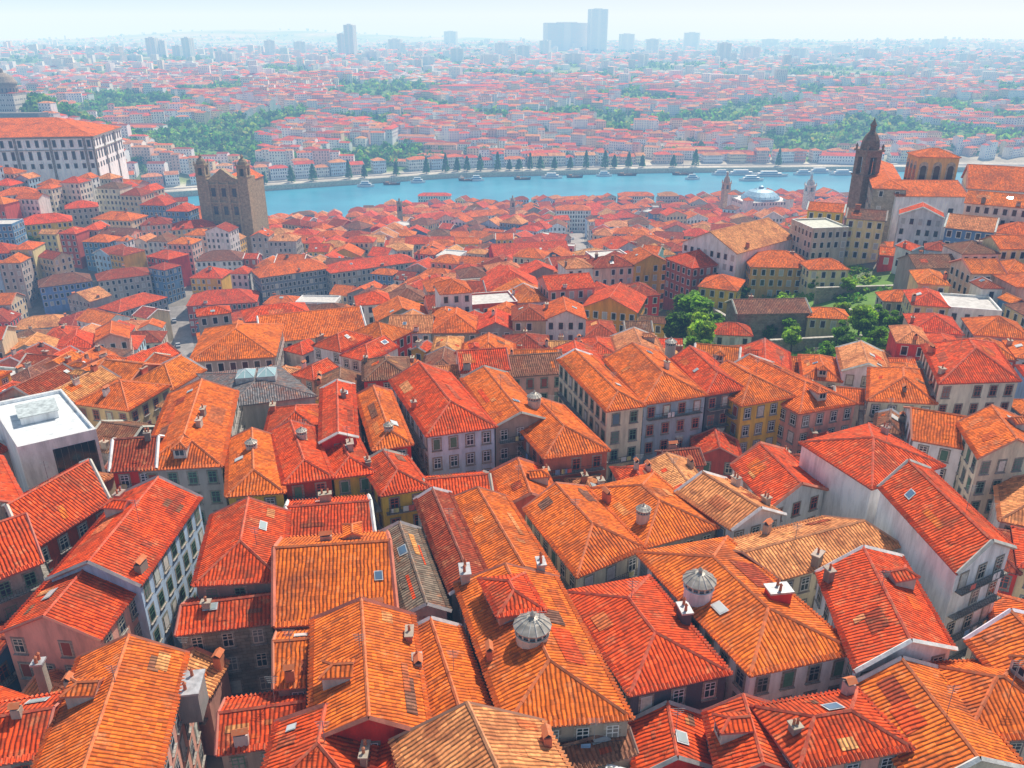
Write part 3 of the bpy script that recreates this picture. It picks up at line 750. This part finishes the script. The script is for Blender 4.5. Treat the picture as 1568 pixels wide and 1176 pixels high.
def emit_near(cx,cy,ang,w,dep,hrow):
    global cnt
    d=math.hypot(cx,cy); Q=rect(cx,cy,ang,w,dep)
    if not free(Q,.86):
        ok=False
        for sc_ in (.75,.55):
            Q=rect(cx,cy,ang,w*sc_,dep*sc_)
            if free(Q,.9): ok=True;break
        if not ok: return
    g=ground(cx,cy)
    if inpoly(cx,cy,GARD): return
    hh=hrow+U(-1.8,1.8)
    if d<135: hh=min(hh,U(8.5,11.5))
    elif cx>15 and cy<235: hh=min(hh,U(8,11))
    if R()<.06 and d>200: hh+=4
    if nb(cx)-cy<150: hh=min(hh,U(10,13.5))
    ze=g+hh
    r=R(); kind='hip' if r<.50 else 'gy' if r<.68 else 'gx' if r<.86 else 'hf'
    if R()<.03: kind='flat'
    lod=2 if d<175 else 1
    mb=MB(); house(mb,Q,g-4,ze,kind,None,rtint() if kind!='flat' else (.6,.58,.54),lod,zgr=g,win=(1,R()<.6,1,R()<.6),extras=(d<450),oh=.32)
    occupy(Q); mb.build('tiled_roof_house'); cnt+=1
S=seeds_(-620,620,30,240,78,.45)
fill(S,75,(3.5,6.5),(6,11.5),(9.5,13.5),(9,13.5),
     lambda x,y: y>25 and y<200 and (vis(x,y,ground(x,y)+12)), emit_near)
S=seeds_(-620,620,170,800,86,.55)
fill(S,85,(7,13),(8,17),(10,13.5),(11.5,18),
     lambda x,y: y<nb(x)-14 and y>=200 and (vis(x,y,ground(x,y)+12)), emit_near)
for k in range(5200):
    y=U(35,330); x=U(-.72,.72)*(y+25); 
    g=ground(x,y)
    if not vis(x,y,g+8,60): continue
    if inpoly(x,y,GARD): continue
    w,dp=U(3.6,7),U(4,8); Q=rect(x,y,U(-.4,.2),w,dp)
    if free(Q,1.0):
        if y>190 and R()<.7: continue
        d=math.hypot(x,y); mb=MB()
        house(mb,Q,g-3,g+U(4.5,9),CH(['hip','gy','gx']),None,None,2 if d<150 else 1,zgr=g,extras=R()<.5,oh=.25); occupy(Q); mb.build('small_tiled_house'); cnt+=1
print('near houses',cnt)
# ------------------------------------------------------------- far bank town
def wood(x,y): return mnoise.noise(Vector((x/160,y/160,9.1)))
def emit_far(mb):
    def e(cx,cy,ang,w,dep,hrow):
        g=ground(cx,cy); ncl=wood(cx,cy)
        if cy-fb(cx)>80 and ncl>.09: return
        if R()<.14+min(.3,max(0,(cy-1300)/3000)): return
        r=R(); wt=jit(CH([(.90,.89,.87),(.90,.89,.87),(.86,.82,.74),(.86,.70,.44),(.80,.56,.46),(.90,.90,.90)]),.04)
        rt=jit(CH([O,RD,RD,PA,DK,PA,BR]),.12)
        hh=hrow*U(.8,1.25)
        house(mb,rect(cx,cy,ang+U(-.08,.08),w,dep),g-6,g+hh,'gx' if r<.4 else 'hip',wt,rt,0,.36,win=(1,0,0,0),zgr=g,dens=.75)
    return e
def vfar(x,y): return vis(x,y,ground(x,y)+5,60)
GS=seeds_(-900,900,800,1900,130,.6)
for (sx,sy,ang) in GS:
    mb=MB(); f_=emit_far(mb)
    near_s=[q for q in GS if abs(q[0]-sx)<400 and abs(q[1]-sy)<400]
    lodge=R()<.2
    def acc(x,y):
        if y<fb(x)+56 or not vfar(x,y): return False
        d0=(x-sx)**2+(y-sy)**2
        return not any((x-q[0])**2+(y-q[1])**2<d0-1 for q in near_s)
    fill([(sx,sy,ang)],125,(6,15) if not lodge else (2,6),(7,22) if not lodge else (32,64),(8,13) if not lodge else (11,13),(8,18) if not lodge else (6,8),acc,f_)
    if mb.f: mb.build('distant_town_block')
x=-420.
while x<560:
    w=U(10,26); cx=x+w/2; an=math.atan2(fb(cx+5)-fb(cx-5),10)
    if R()<.9:
        cy=fb(cx)+42; mb=MB(); h=U(9,17)
        wt=jit(CH([(.91,.91,.89),(.91,.91,.89),(.90,.78,.50),(.88,.86,.76),(.78,.32,.2),(.86,.6,.46),(.64,.78,.84)]),.03)
        house(mb,rect(cx,cy,an,w,14),2,5.5+h,CH(['hip','hip','gx']),wt,jit(CH([O,RD,PA]),.1),1,.4,zgr=5.5,win=(1,1,0,1),extras=False,fl=3.6); mb.build('waterfront_building')
    x+=w+CH([.3,.3,4,9])
mb=MB()
for k in range(9500):
    y=1750*math.exp(U(0,1.45)); x=U(-.70,.70)*y
    if not vfar(x,y): continue
    g=ground(x,y)
    if mnoise.noise(Vector((x/330,y/330,2.2)))>.18: continue
    w=U(9,28);dp=U(10,18);hh=U(7,14)*(1+ (R()<.12)*U(.5,1.8))
    rt=jit(CH([O,RD,PA,PA,(.7,.68,.65)]),.1)
    wt=jit(CH([(.90,.89,.87),(.88,.87,.84),(.78,.72,.64)]),.04)
    if hh>15: 
        Q=rect(x,y,U(-.6,.6),w,dp); prism(mb,Q,g-6,g+hh,WALL,wt)
        facade(mb,Q[0],Q[1],g,g+hh,0,fl=3.2,dens=.6)
    else: house(mb,rect(x,y,U(-.6,.6),w,dp),g-6,g+hh,'hip',wt,rt,0,.4,win=(0,0,0,0))
mb.build('distant_city')
def tower(u,vtop,y,w,dp,col=(.62,.62,.62)):
    a=(u-784)/F
    b=-(vtop-588)/F; dy=CP+b*SP; dz=-SP+b*CP; t=y/dy; x=a*t; z1=CAMZ+dz*t; g=ground(x,y)
    mb=MB(); an=U(-.5,.5); Q=rect(x,y,an,w,dp); prism(mb,Q,g-10,z1,WALL,col)
    obox(mb,x,y,z1,z1+3.5,an,w*.45,dp*.45,WALL,tuple(k*.8 for k in col))
    for i in (0,1,3):
        p,q=Q[i],Q[(i+1)%4]; L=math.dist(p,q); dx,dy_=(q[0]-p[0])/L,(q[1]-p[1])/L
        z=z1-3
        while z>g+2:
            for kk in (-.25,.25):
                qwin(mb,(p[0]+q[0])/2+dx*L*kk,(p[1]+q[1])/2+dy_*L*kk,z,dx,dy_,dy_,-dx,L*.36,1.0,.15,GLASS,(.2,.22,.25))
            z-=3.4
    mb.build('apartment_tower')
for t_ in [(916,14,4300,90,40),(868,35,4350,230,40),(535,38,3300,38,30),(522,52,3350,32,26),(232,58,3000,36,26),(246,62,3020,30,26),(286,58,2900,30,26),(272,70,2950,32,24),(412,62,3300,40,26),(458,64,3500,40,26),(350,82,2600,36,22),(338,78,2650,30,22),(605,60,4000,60,26),(690,48,5500,80,30),(768,66,3600,50,26),(800,70,3300,50,26),(835,62,3900,46,26),(960,52,4800,80,30),(1000,60,4200,60,30),(1060,50,5200,90,30),(1110,66,3000,45,25),(1150,72,3300,70,25),(1222,74,3500,60,25),(1290,70,4000,80,30),(1330,75,3200,60,24),(1405,72,3600,60,24),(1440,60,5000,80,30),(1520,66,4800,80,30),(176,95,2200,30,20),(265,98,2000,40,18),(290,96,2050,36,18),(700,74,3000,46,22),(655,86,2700,40,22),(1180,60,5600,100,30),(100,75,4500,80,30),(380,70,4200,70,30),(570,78,2900,50,22),(480,84,2600,50,22),(750,84,2700,60,22),(880,82,2700,60,22),(980,82,2900,60,22),(205,84,2600,40,22),(1480,82,2900,60,22)]: 
    c=U(.82,.92); tower(*t_,col=(c,c*.99,c*.98))
for (A,B,d,h,wt) in [((672,132),(820,131),16,13,(.91,.91,.89)),((735,118),(800,118),14,13,(.88,.86,.8)),((200,178),(290,172),16,11,(.8,.78,.74)),((370,165),(430,160),14,10,(.9,.88,.86)),((1100,70),(1140,70),16,13,(.9,.9,.9)),((800,235),(860,233),14,12,(.9,.9,.9)),((600,198),(640,180),14,12,(.75,.8,.8)),((1255,238),(1330,240),20,10,(.92,.92,.92)),((1120,238),(1180,240),20,6,(.92,.92,.92)),((905,150),(960,148),14,10,(.88,.88,.86)),((515,185),(570,180),14,12,(.88,.84,.78)),((470,215),(520,212),14,12,(.9,.9,.88)),((960,215),(1010,213),14,13,(.9,.85,.7))]:
    mx_,my_,zt=G((A[0]+B[0])/2,(A[1]+B[1])/2,h); Q=quadD(A,B,float(d),zt)
    mb=MB(); house(mb,Q,zt-h-15,zt,'hip',wt,RD,1,.3,zgr=zt-h,extras=False,dens=.7,fl=4.0); mb.build('institute_building')
# hilltop monastery with dome at the far left
mb=MB(); x,y=-545,905; g=ground(x,y)
house(mb,rect(x-15,y,.1,70,30),g-10,g+15,'hip',(.6,.56,.5),DK,1,.3,win=(1,1,0,0),fl=5,extras=False)
lathe(mb,x+8,y,[(12,g+10),(12,g+24),(13,g+24),(13,g+25.5),(12,g+27),(9.5,g+31),(5,g+34),(2,g+35),(2,g+38),(0,g+40)],20,STONE,(.42,.34,.26))
for k in range(20):
    a=2*PI*k/20; qwin(mb,x+8+12*math.cos(a),y+12*math.sin(a),g+18,-math.sin(a),math.cos(a),math.cos(a),math.sin(a),1.3,3.6,.15,GLASS,GL)
mb.build('hilltop_monastery')
mb=MB(); prism(mb,[(-640,845),(-478,852),(-474,864),(-640,860)],30,82,STONE,(.25,.23,.21)); mb.build('fortress_wall')
# ------------------------------------------------------------- trees
def leafquad(mb,x,y,z,s,col):
    a=Vector((U(-1,1),U(-1,1),U(-1,1))).normalized(); b_=a.orthogonal().normalized(); c=a.cross(b_)
    b_*=s;c*=s*U(.6,1)
    mb.face([(x+b_.x+c.x,y+b_.y+c.y,z+b_.z+c.z),(x-b_.x+c.x,y-b_.y+c.y,z-b_.z+c.z),(x-b_.x-c.x,y-b_.y-c.y,z-b_.z-c.z),(x+b_.x-c.x,y+b_.y-c.y,z+b_.z-c.z)],LEAF,col)
def treemesh(h,rad,col,ncl=16,nl=110,s=.32):
    mb=MB()
    lathe(mb,0,0,[(.35,-1),(.26,h*.3),(.16,h*.55),(.05,h*.85)],7,BARK,(.12,.09,.06))
    cl=[]
    for i in range(ncl):
        a=U(0,2*PI); r=rad*math.sqrt(R())*.8; z=h*U(.42,.92); k=1-abs(z/h-.62)*.9
        c=(math.cos(a)*r*k,math.sin(a)*r*k,z); cl.append(c)
        bar(mb,(0,0,h*U(.25,.5)),c,.07,BARK,(.12,.09,.06),3)
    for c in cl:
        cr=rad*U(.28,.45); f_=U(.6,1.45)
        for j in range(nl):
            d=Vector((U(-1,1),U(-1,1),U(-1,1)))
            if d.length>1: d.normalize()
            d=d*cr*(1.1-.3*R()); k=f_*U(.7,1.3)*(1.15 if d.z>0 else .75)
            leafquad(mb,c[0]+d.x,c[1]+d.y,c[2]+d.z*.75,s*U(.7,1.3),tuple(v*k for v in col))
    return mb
greens=[(.15,.30,.02),(.09,.20,.02),(.24,.38,.03)]
base=[]
for i in range(4):
    ob=treemesh(8+i*.8,3.3,greens[i%3]).build('garden_tree'); base.append(ob.data); bpy.data.objects.remove(ob)
def puttree(u,v,s,name='garden_tree'):
    x,y,z=G(u,v,7*s); g=ground(x,y); ob=bpy.data.objects.new(name,CH(base)); ob.location=(x,y,g-.3); ob.rotation_euler=(0,0,U(0,6)); ob.scale=(s*U(.9,1.15),s*U(.9,1.15),s); bpy.context.scene.collection.objects.link(ob)
for (u,v,s) in [(1062,465,1.7),(1040,490,1.2),(1075,500,1.3),(1055,450,1.3),(1090,480,1.0),(1065,530,.9),(1085,530,.8),(1150,465,.7),(1210,492,.8),(1200,455,.6),(1320,480,1.0),(1330,495,.8),(1345,515,.9),(1290,470,.6),(1240,362,1.0),(1262,372,.9),(1215,510,.7),(1120,550,.6),(1370,490,.7),(1140,445,.7),(1270,535,.6),(1305,520,.8),(1350,480,.7),(1180,500,.6),(1245,430,.6),(1300,432,.6),(1400,480,.8),(1420,520,.7),(30,360,1.1),(50,362,.9),(105,355,.9),(90,375,.7),(20,385,.8),(905,385,.7),(1235,385,.7),(1270,350,.9),(60,345,1.0),(80,300,.8),(1100,545,.8),(1060,560,.7),(1180,540,.7),(1290,505,.7)]: puttree(u,v,s)
for (u0,v0,u1,v1,h) in [(1180,520,1340,512,4),(1240,475,1400,470,5),(1130,545,1290,548,3),(1250,440,1380,436,5),(1090,470,1140,500,4)]:
    a=G(u0,v0,h);z=a[2];b_=P(u1,v1,z); an=math.atan2(b_[1]-a[1],b_[0]-a[0]); mb=MB()
    obox(mb,(a[0]+b_[0])/2,(a[1]+b_[1])/2,z-9,z-.2,an,math.dist(a[:2],b_),.7,STONE,(.46,.41,.32)); obox(mb,(a[0]+b_[0])/2,(a[1]+b_[1])/2,z-.2,z,an,math.dist(a[:2],b_)+.2,.95,STONE,(.66,.62,.54)); mb.build('garden_terrace_wall')
for (u,v,w,h,wt) in [(1120,505,9,6,WH),(1265,480,10,5,(.7,.56,.3)),(1150,540,8,6,PK),(1340,548,9,6,CR),(1225,560,11,7,(.5,.66,.72)),(1380,455,10,5,(.5,.46,.38)),(1180,470,10,5,YE),(1110,580,11,8,CR),(1290,585,10,7,WH),(1180,590,12,8,BL),(1060,590,10,8,RE)]:
    x,y,z=G(u,v,h); mb=MB(); Q=rect(x,y,-.15,w,7); house(mb,Q,z-h-3,z,'hip',wt,None,1,zgr=z-h,extras=False); occupy(Q); mb.build('garden_house')
mb=MB()
for k in range(900):
    x=U(10,170);y=U(150,300)
    if not inpoly(x,y,GARD) or not free(rect(x,y,0,2,2),1) or mnoise.noise(Vector((x/14,y/14,1)))<-.1: continue
    g=ground(x,y); c=CH(greens)
    for j in range(40): leafquad(mb,x+U(-2.2,2.2),y+U(-2.2,2.2),g+U(0,1.4),.4,tuple(v*U(.6,1.4) for v in c))
mb.build('garden_shrubs')
mb=MB()
for u in (438,472,500,547,568,612,655,683,700,715,735,762,780,795,812,828,850,875,900,930,945,968,990,1040,1075,1210):
    x,y=P(u,262,6); y=fb(x)+12; h=U(13,22); wd=U(3.6,5.4)
    lathe(mb,x,y,[(.4,4),(.25,12)],6,BARK,(.1,.08,.06))
    for j in range(300):
        k=R(); zz=5+2+(h-2)*k; r=(1-k)**.6*wd*U(.4,1); a=U(0,6.3)
        leafquad(mb,x+math.cos(a)*r,y+math.sin(a)*r,zz,.8,tuple(v*U(.6,1.3) for v in (.05,.17,.04)))
mb.build('quay_tree_row')
mb=MB(); n=0
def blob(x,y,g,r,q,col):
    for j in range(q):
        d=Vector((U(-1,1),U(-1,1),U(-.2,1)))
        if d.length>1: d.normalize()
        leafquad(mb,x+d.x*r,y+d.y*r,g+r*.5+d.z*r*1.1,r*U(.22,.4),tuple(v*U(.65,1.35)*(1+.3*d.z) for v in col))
for k in range(14000):
    y=830*math.exp(U(0,1.35)); x=U(-.72,.72)*y
    if y<fb(x)+62 or not vfar(x,y): continue
    if wood(x,y)<.06 and R()>.2: continue
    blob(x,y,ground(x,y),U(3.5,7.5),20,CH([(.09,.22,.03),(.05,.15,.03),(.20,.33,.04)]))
for k in range(2600):
    y=3000*math.exp(U(0,1.1)); x=U(-.72,.72)*y
    if mnoise.noise(Vector((x/330,y/330,2.2)))<.05: continue
    blob(x,y,ground(x,y),U(7,14),14,(.06,.14,.03))
for k in range(260):
    x=U(-640,-380);y=U(840,1000); blob(x,y,ground(x,y),U(3,5),20,(.08,.19,.03))
mb.build('distant_woods')
# ------------------------------------------------------------- boats and quay
def boat(u,v,L,w,white=True):
    x,y=P(u,v,0); y=min(y,fb(x)-6); mb=MB(); n=10
    cols=(.9,.9,.9) if white else (.10,.06,.04)
    def sec(t): 
        k=math.sin(min(1,(1-abs(t))*1.6)*PI/2); return w/2*k
    pts=[-1+2*i/n for i in range(n+1)]
    for i in range(n):
        for sg in (-1,1):
            a,b_=pts[i],pts[i+1]; sheer=lambda t:1.6+1.4*t*t
            q=[(x+a*L/2*.92,y+sg*sec(a)*.75,-.2),(x+b_*L/2*.92,y+sg*sec(b_)*.75,-.2),(x+b_*L/2,y+sg*sec(b_),sheer(b_)),(x+a*L/2,y+sg*sec(a),sheer(a))]
            mb.face(q,TRIM,cols)
        a,b_=pts[i],pts[i+1]; mb.face([(x+a*L/2,y-sec(a),1.4),(x+b_*L/2,y-sec(b_),1.4),(x+b_*L/2,y+sec(b_),1.4),(x+a*L/2,y+sec(a),1.4)],TRIM,(.4,.25,.14))
    if white:
        obox(mb,x,y,1.4,4,0,L*.62,w*.7,TRIM,(.9,.9,.9)); obox(mb,x-L*.02,y,4,6.2,0,L*.42,w*.6,TRIM,(.85,.88,.9))
        for zc,l in ((2.9,.6),(5.2,.4)): qwin(mb,x,y-w*(.35 if zc<3 else .3),zc,1,0,0,-1,L*l*.95,1.0,.06,GLASS,(.03,.12,.25))
        bar(mb,(x+L*.1,y,6),(x+L*.1,y,10),.12,IRON,(.6,.6,.6))
    else:
        obox(mb,x-L*.25,y,1.4,3.4,0,L*.2,w*.5,TRIM,(.45,.2,.08)); bar(mb,(x,y,1.4),(x,y,13),.14,BARK,(.25,.14,.07))
        for i in range(5): lathe(mb,x+1.5*i-1,y,[(.6,1.4),(.7,2.0),(.6,2.6),(0,2.62)],8,BARK,(.3,.16,.08))
    mb.build('cruise_boat' if white else 'rabelo_barge')
for (u,v,L,w,wh) in [(1135,268,42,8,True),(1178,270,46,9,True),(1105,268,26,6,True),(1150,277,30,7,True),(1290,268,34,8,True),(1255,265,34,8,True),(715,277,20,5,False),(730,277,18,4,True),(845,273,26,6,True),(880,272,20,5,False),(960,269,24,5,False),(1045,268,26,5,False),(560,286,20,4.5,True),(600,283,20,5,False),(640,280,18,4,True),(925,270,20,5,True),(1230,268,26,6,True),(1060,275,18,4,True),(800,275,20,5,False)]: boat(u,v,L,w,wh)
# ------------------------------------------------------------- terrain, river
xs=[0]
while xs[-1]<600: xs.append(xs[-1]+14)
while xs[-1]<11000: xs.append(xs[-1]*1.13)
xs=sorted([-x for x in xs[1:]]+xs)
near=[i/58 for i in range(-10,59)]
farr=[0]; st=14
while farr[-1]<12500: farr.append(farr[-1]+st); st=min(st*1.045,420)
rows=[('n',k) for k in near]+[('r',1.0),('r',RW-1)]+[('f',d) for d in farr]
verts=[];cols=[]
for kind,k in rows:
    for x in xs:
        f=fb(x); n_=f-RW
        if kind=='n':
            y=n_*k; z=ground(x,y-.01); c=(.22,.20,.17) if not inpoly(x,y,GARD) else (.14,.27,.04)
        elif kind=='r': y=n_+k; z=-4; c=(.1,.1,.08)
        else:
            y=f+k; z=ground(x,y+.01) if k>0 else 5
            q=wood(x,y)
            c=(.50,.47,.40) if k<40 else ((.09,.19,.03) if q>.04 else (.18,.24,.10) if q>-.15 else (.34,.31,.24))
        verts.append((x,y,z)); cols.append(c)
m_=len(xs); faces=[(j*m_+i,j*m_+i+1,(j+1)*m_+i+1,(j+1)*m_+i) for j in range(len(rows)-1) for i in range(m_-1)]
me=bpy.data.meshes.new('ground'); me.from_pydata(verts,[],faces)
for mm in MATS: me.materials.append(mm)
me.polygons.foreach_set('material_index',[GRND]*len(faces))
ca=me.color_attributes.new('tint','FLOAT_COLOR','POINT'); ca.data.foreach_set('color',[v for c in cols for v in (*c,1)])
me.polygons.foreach_set('use_smooth',[True]*len(faces))
bpy.context.scene.collection.objects.link(bpy.data.objects.new('ground',me))
mb=MB(); X=[-3000+100*i for i in range(61)]
for i in range(60):
    a,b_=X[i],X[i+1]; mb.face([(a,nb(a)-2,0),(b_,nb(b_)-2,0),(b_,fb(b_)+2,0),(a,fb(a)+2,0)],WATER)
mb.build('river')
mb=MB()
X=[-900+40*i for i in range(60)]
for i in range(59):
    a,b_=X[i],X[i+1]
    mb.face([(a,fb(a)-.6,-1),(b_,fb(b_)-.6,-1),(b_,fb(b_)-.6,5.6),(a,fb(a)-.6,5.6)],STONE,(.7,.62,.46))
    mb.face([(a,fb(a)-.6,5.6),(b_,fb(b_)-.6,5.6),(b_,fb(b_)+.6,5.6),(a,fb(a)+.6,5.6)],STONE,(.7,.66,.55))
mb.build('quay_wall')
mb=MB()
for i in range(59):
    a,b_=X[i],X[i+1]; mb.face([(a,fb(a)+18,5.62),(b_,fb(b_)+18,5.62),(b_,fb(b_)+27,5.75),(a,fb(a)+27,5.75)],GRND,(.16,.16,.16))
mb.build('riverside_road')
# ------------------------------------------------------------- haze volume
mb=MB(); Q=[(-15000,-800),(15000,-800),(15000,14000),(-15000,14000)]
prism(mb,Q,-60,520,0,(1,1,1)); mb.face([(p[0],p[1],-60) for p in reversed(Q)],0)
hz=mb.build('emissive_haze_box'); hz.data.materials.clear()
m=bpy.data.materials.new('emissive_haze'); m.use_nodes=True; nt=m.node_tree; nt.nodes.clear()
o=nt.nodes.new('ShaderNodeOutputMaterial'); ab=nt.nodes.new('ShaderNodeVolumeAbsorption'); em=nt.nodes.new('ShaderNodeEmission'); ad=nt.nodes.new('ShaderNodeAddShader')
sg=(1/10500,1/5400,1/3100); mxs=max(sg)
ab.inputs['Density'].default_value=mxs
ab.inputs['Color'].default_value=(1-sg[0]/mxs,1-sg[1]/mxs,0,1)
hc=(1.03,1.03,1.03)
em.inputs['Color'].default_value=tuple(sg[i]/mxs*hc[i] for i in range(3))+(1,); em.inputs['Strength'].default_value=mxs  # haze glows by itself, emission standing in for scattered daylight
nt.links.new(ab.outputs[0],ad.inputs[0]); nt.links.new(em.outputs[0],ad.inputs[1]); nt.links.new(ad.outputs[0],o.inputs['Volume'])
hz.data.materials.append(m); hz.data.polygons.foreach_set('material_index',[0]*len(hz.data.polygons))
# ------------------------------------------------------------- light, sky, camera
el=math.radians(54); az=math.radians(32)
w=bpy.data.worlds.new('World'); bpy.context.scene.world=w; w.use_nodes=True; nt=w.node_tree
bg=nt.nodes.get('Background') or nt.nodes.new('ShaderNodeBackground')
sk=nt.nodes.new('ShaderNodeTexSky'); sk.sky_type='NISHITA'; sk.sun_disc=False; sk.sun_elevation=el; sk.sun_rotation=az; sk.dust_density=2.0
nt.links.new(sk.outputs[0],bg.inputs[0]); bg.inputs[1].default_value=.095
ld=bpy.data.lights.new('sun','SUN'); ld.energy=5.0; ld.angle=math.radians(.5); ld.color=(1,.96,.92)
lo=bpy.data.objects.new('sun',ld); bpy.context.scene.collection.objects.link(lo)
S_=Vector((math.sin(az)*math.cos(el),math.cos(az)*math.cos(el),math.sin(el))); lo.rotation_euler=S_.to_track_quat('Z','Y').to_euler(); lo.location=(0,0,600)
cd=bpy.data.cameras.new('camera'); co=bpy.data.objects.new('camera',cd); bpy.context.scene.collection.objects.link(co)
co.location=(0,0,CAMZ); co.rotation_euler=(PI/2-PT,0,0); cd.sensor_width=36; cd.lens=F/1568*36; cd.clip_start=.5; cd.clip_end=40000
sc=bpy.context.scene; sc.camera=co
sc.view_settings.view_transform='Standard'; sc.view_settings.look='None'; sc.view_settings.exposure=0
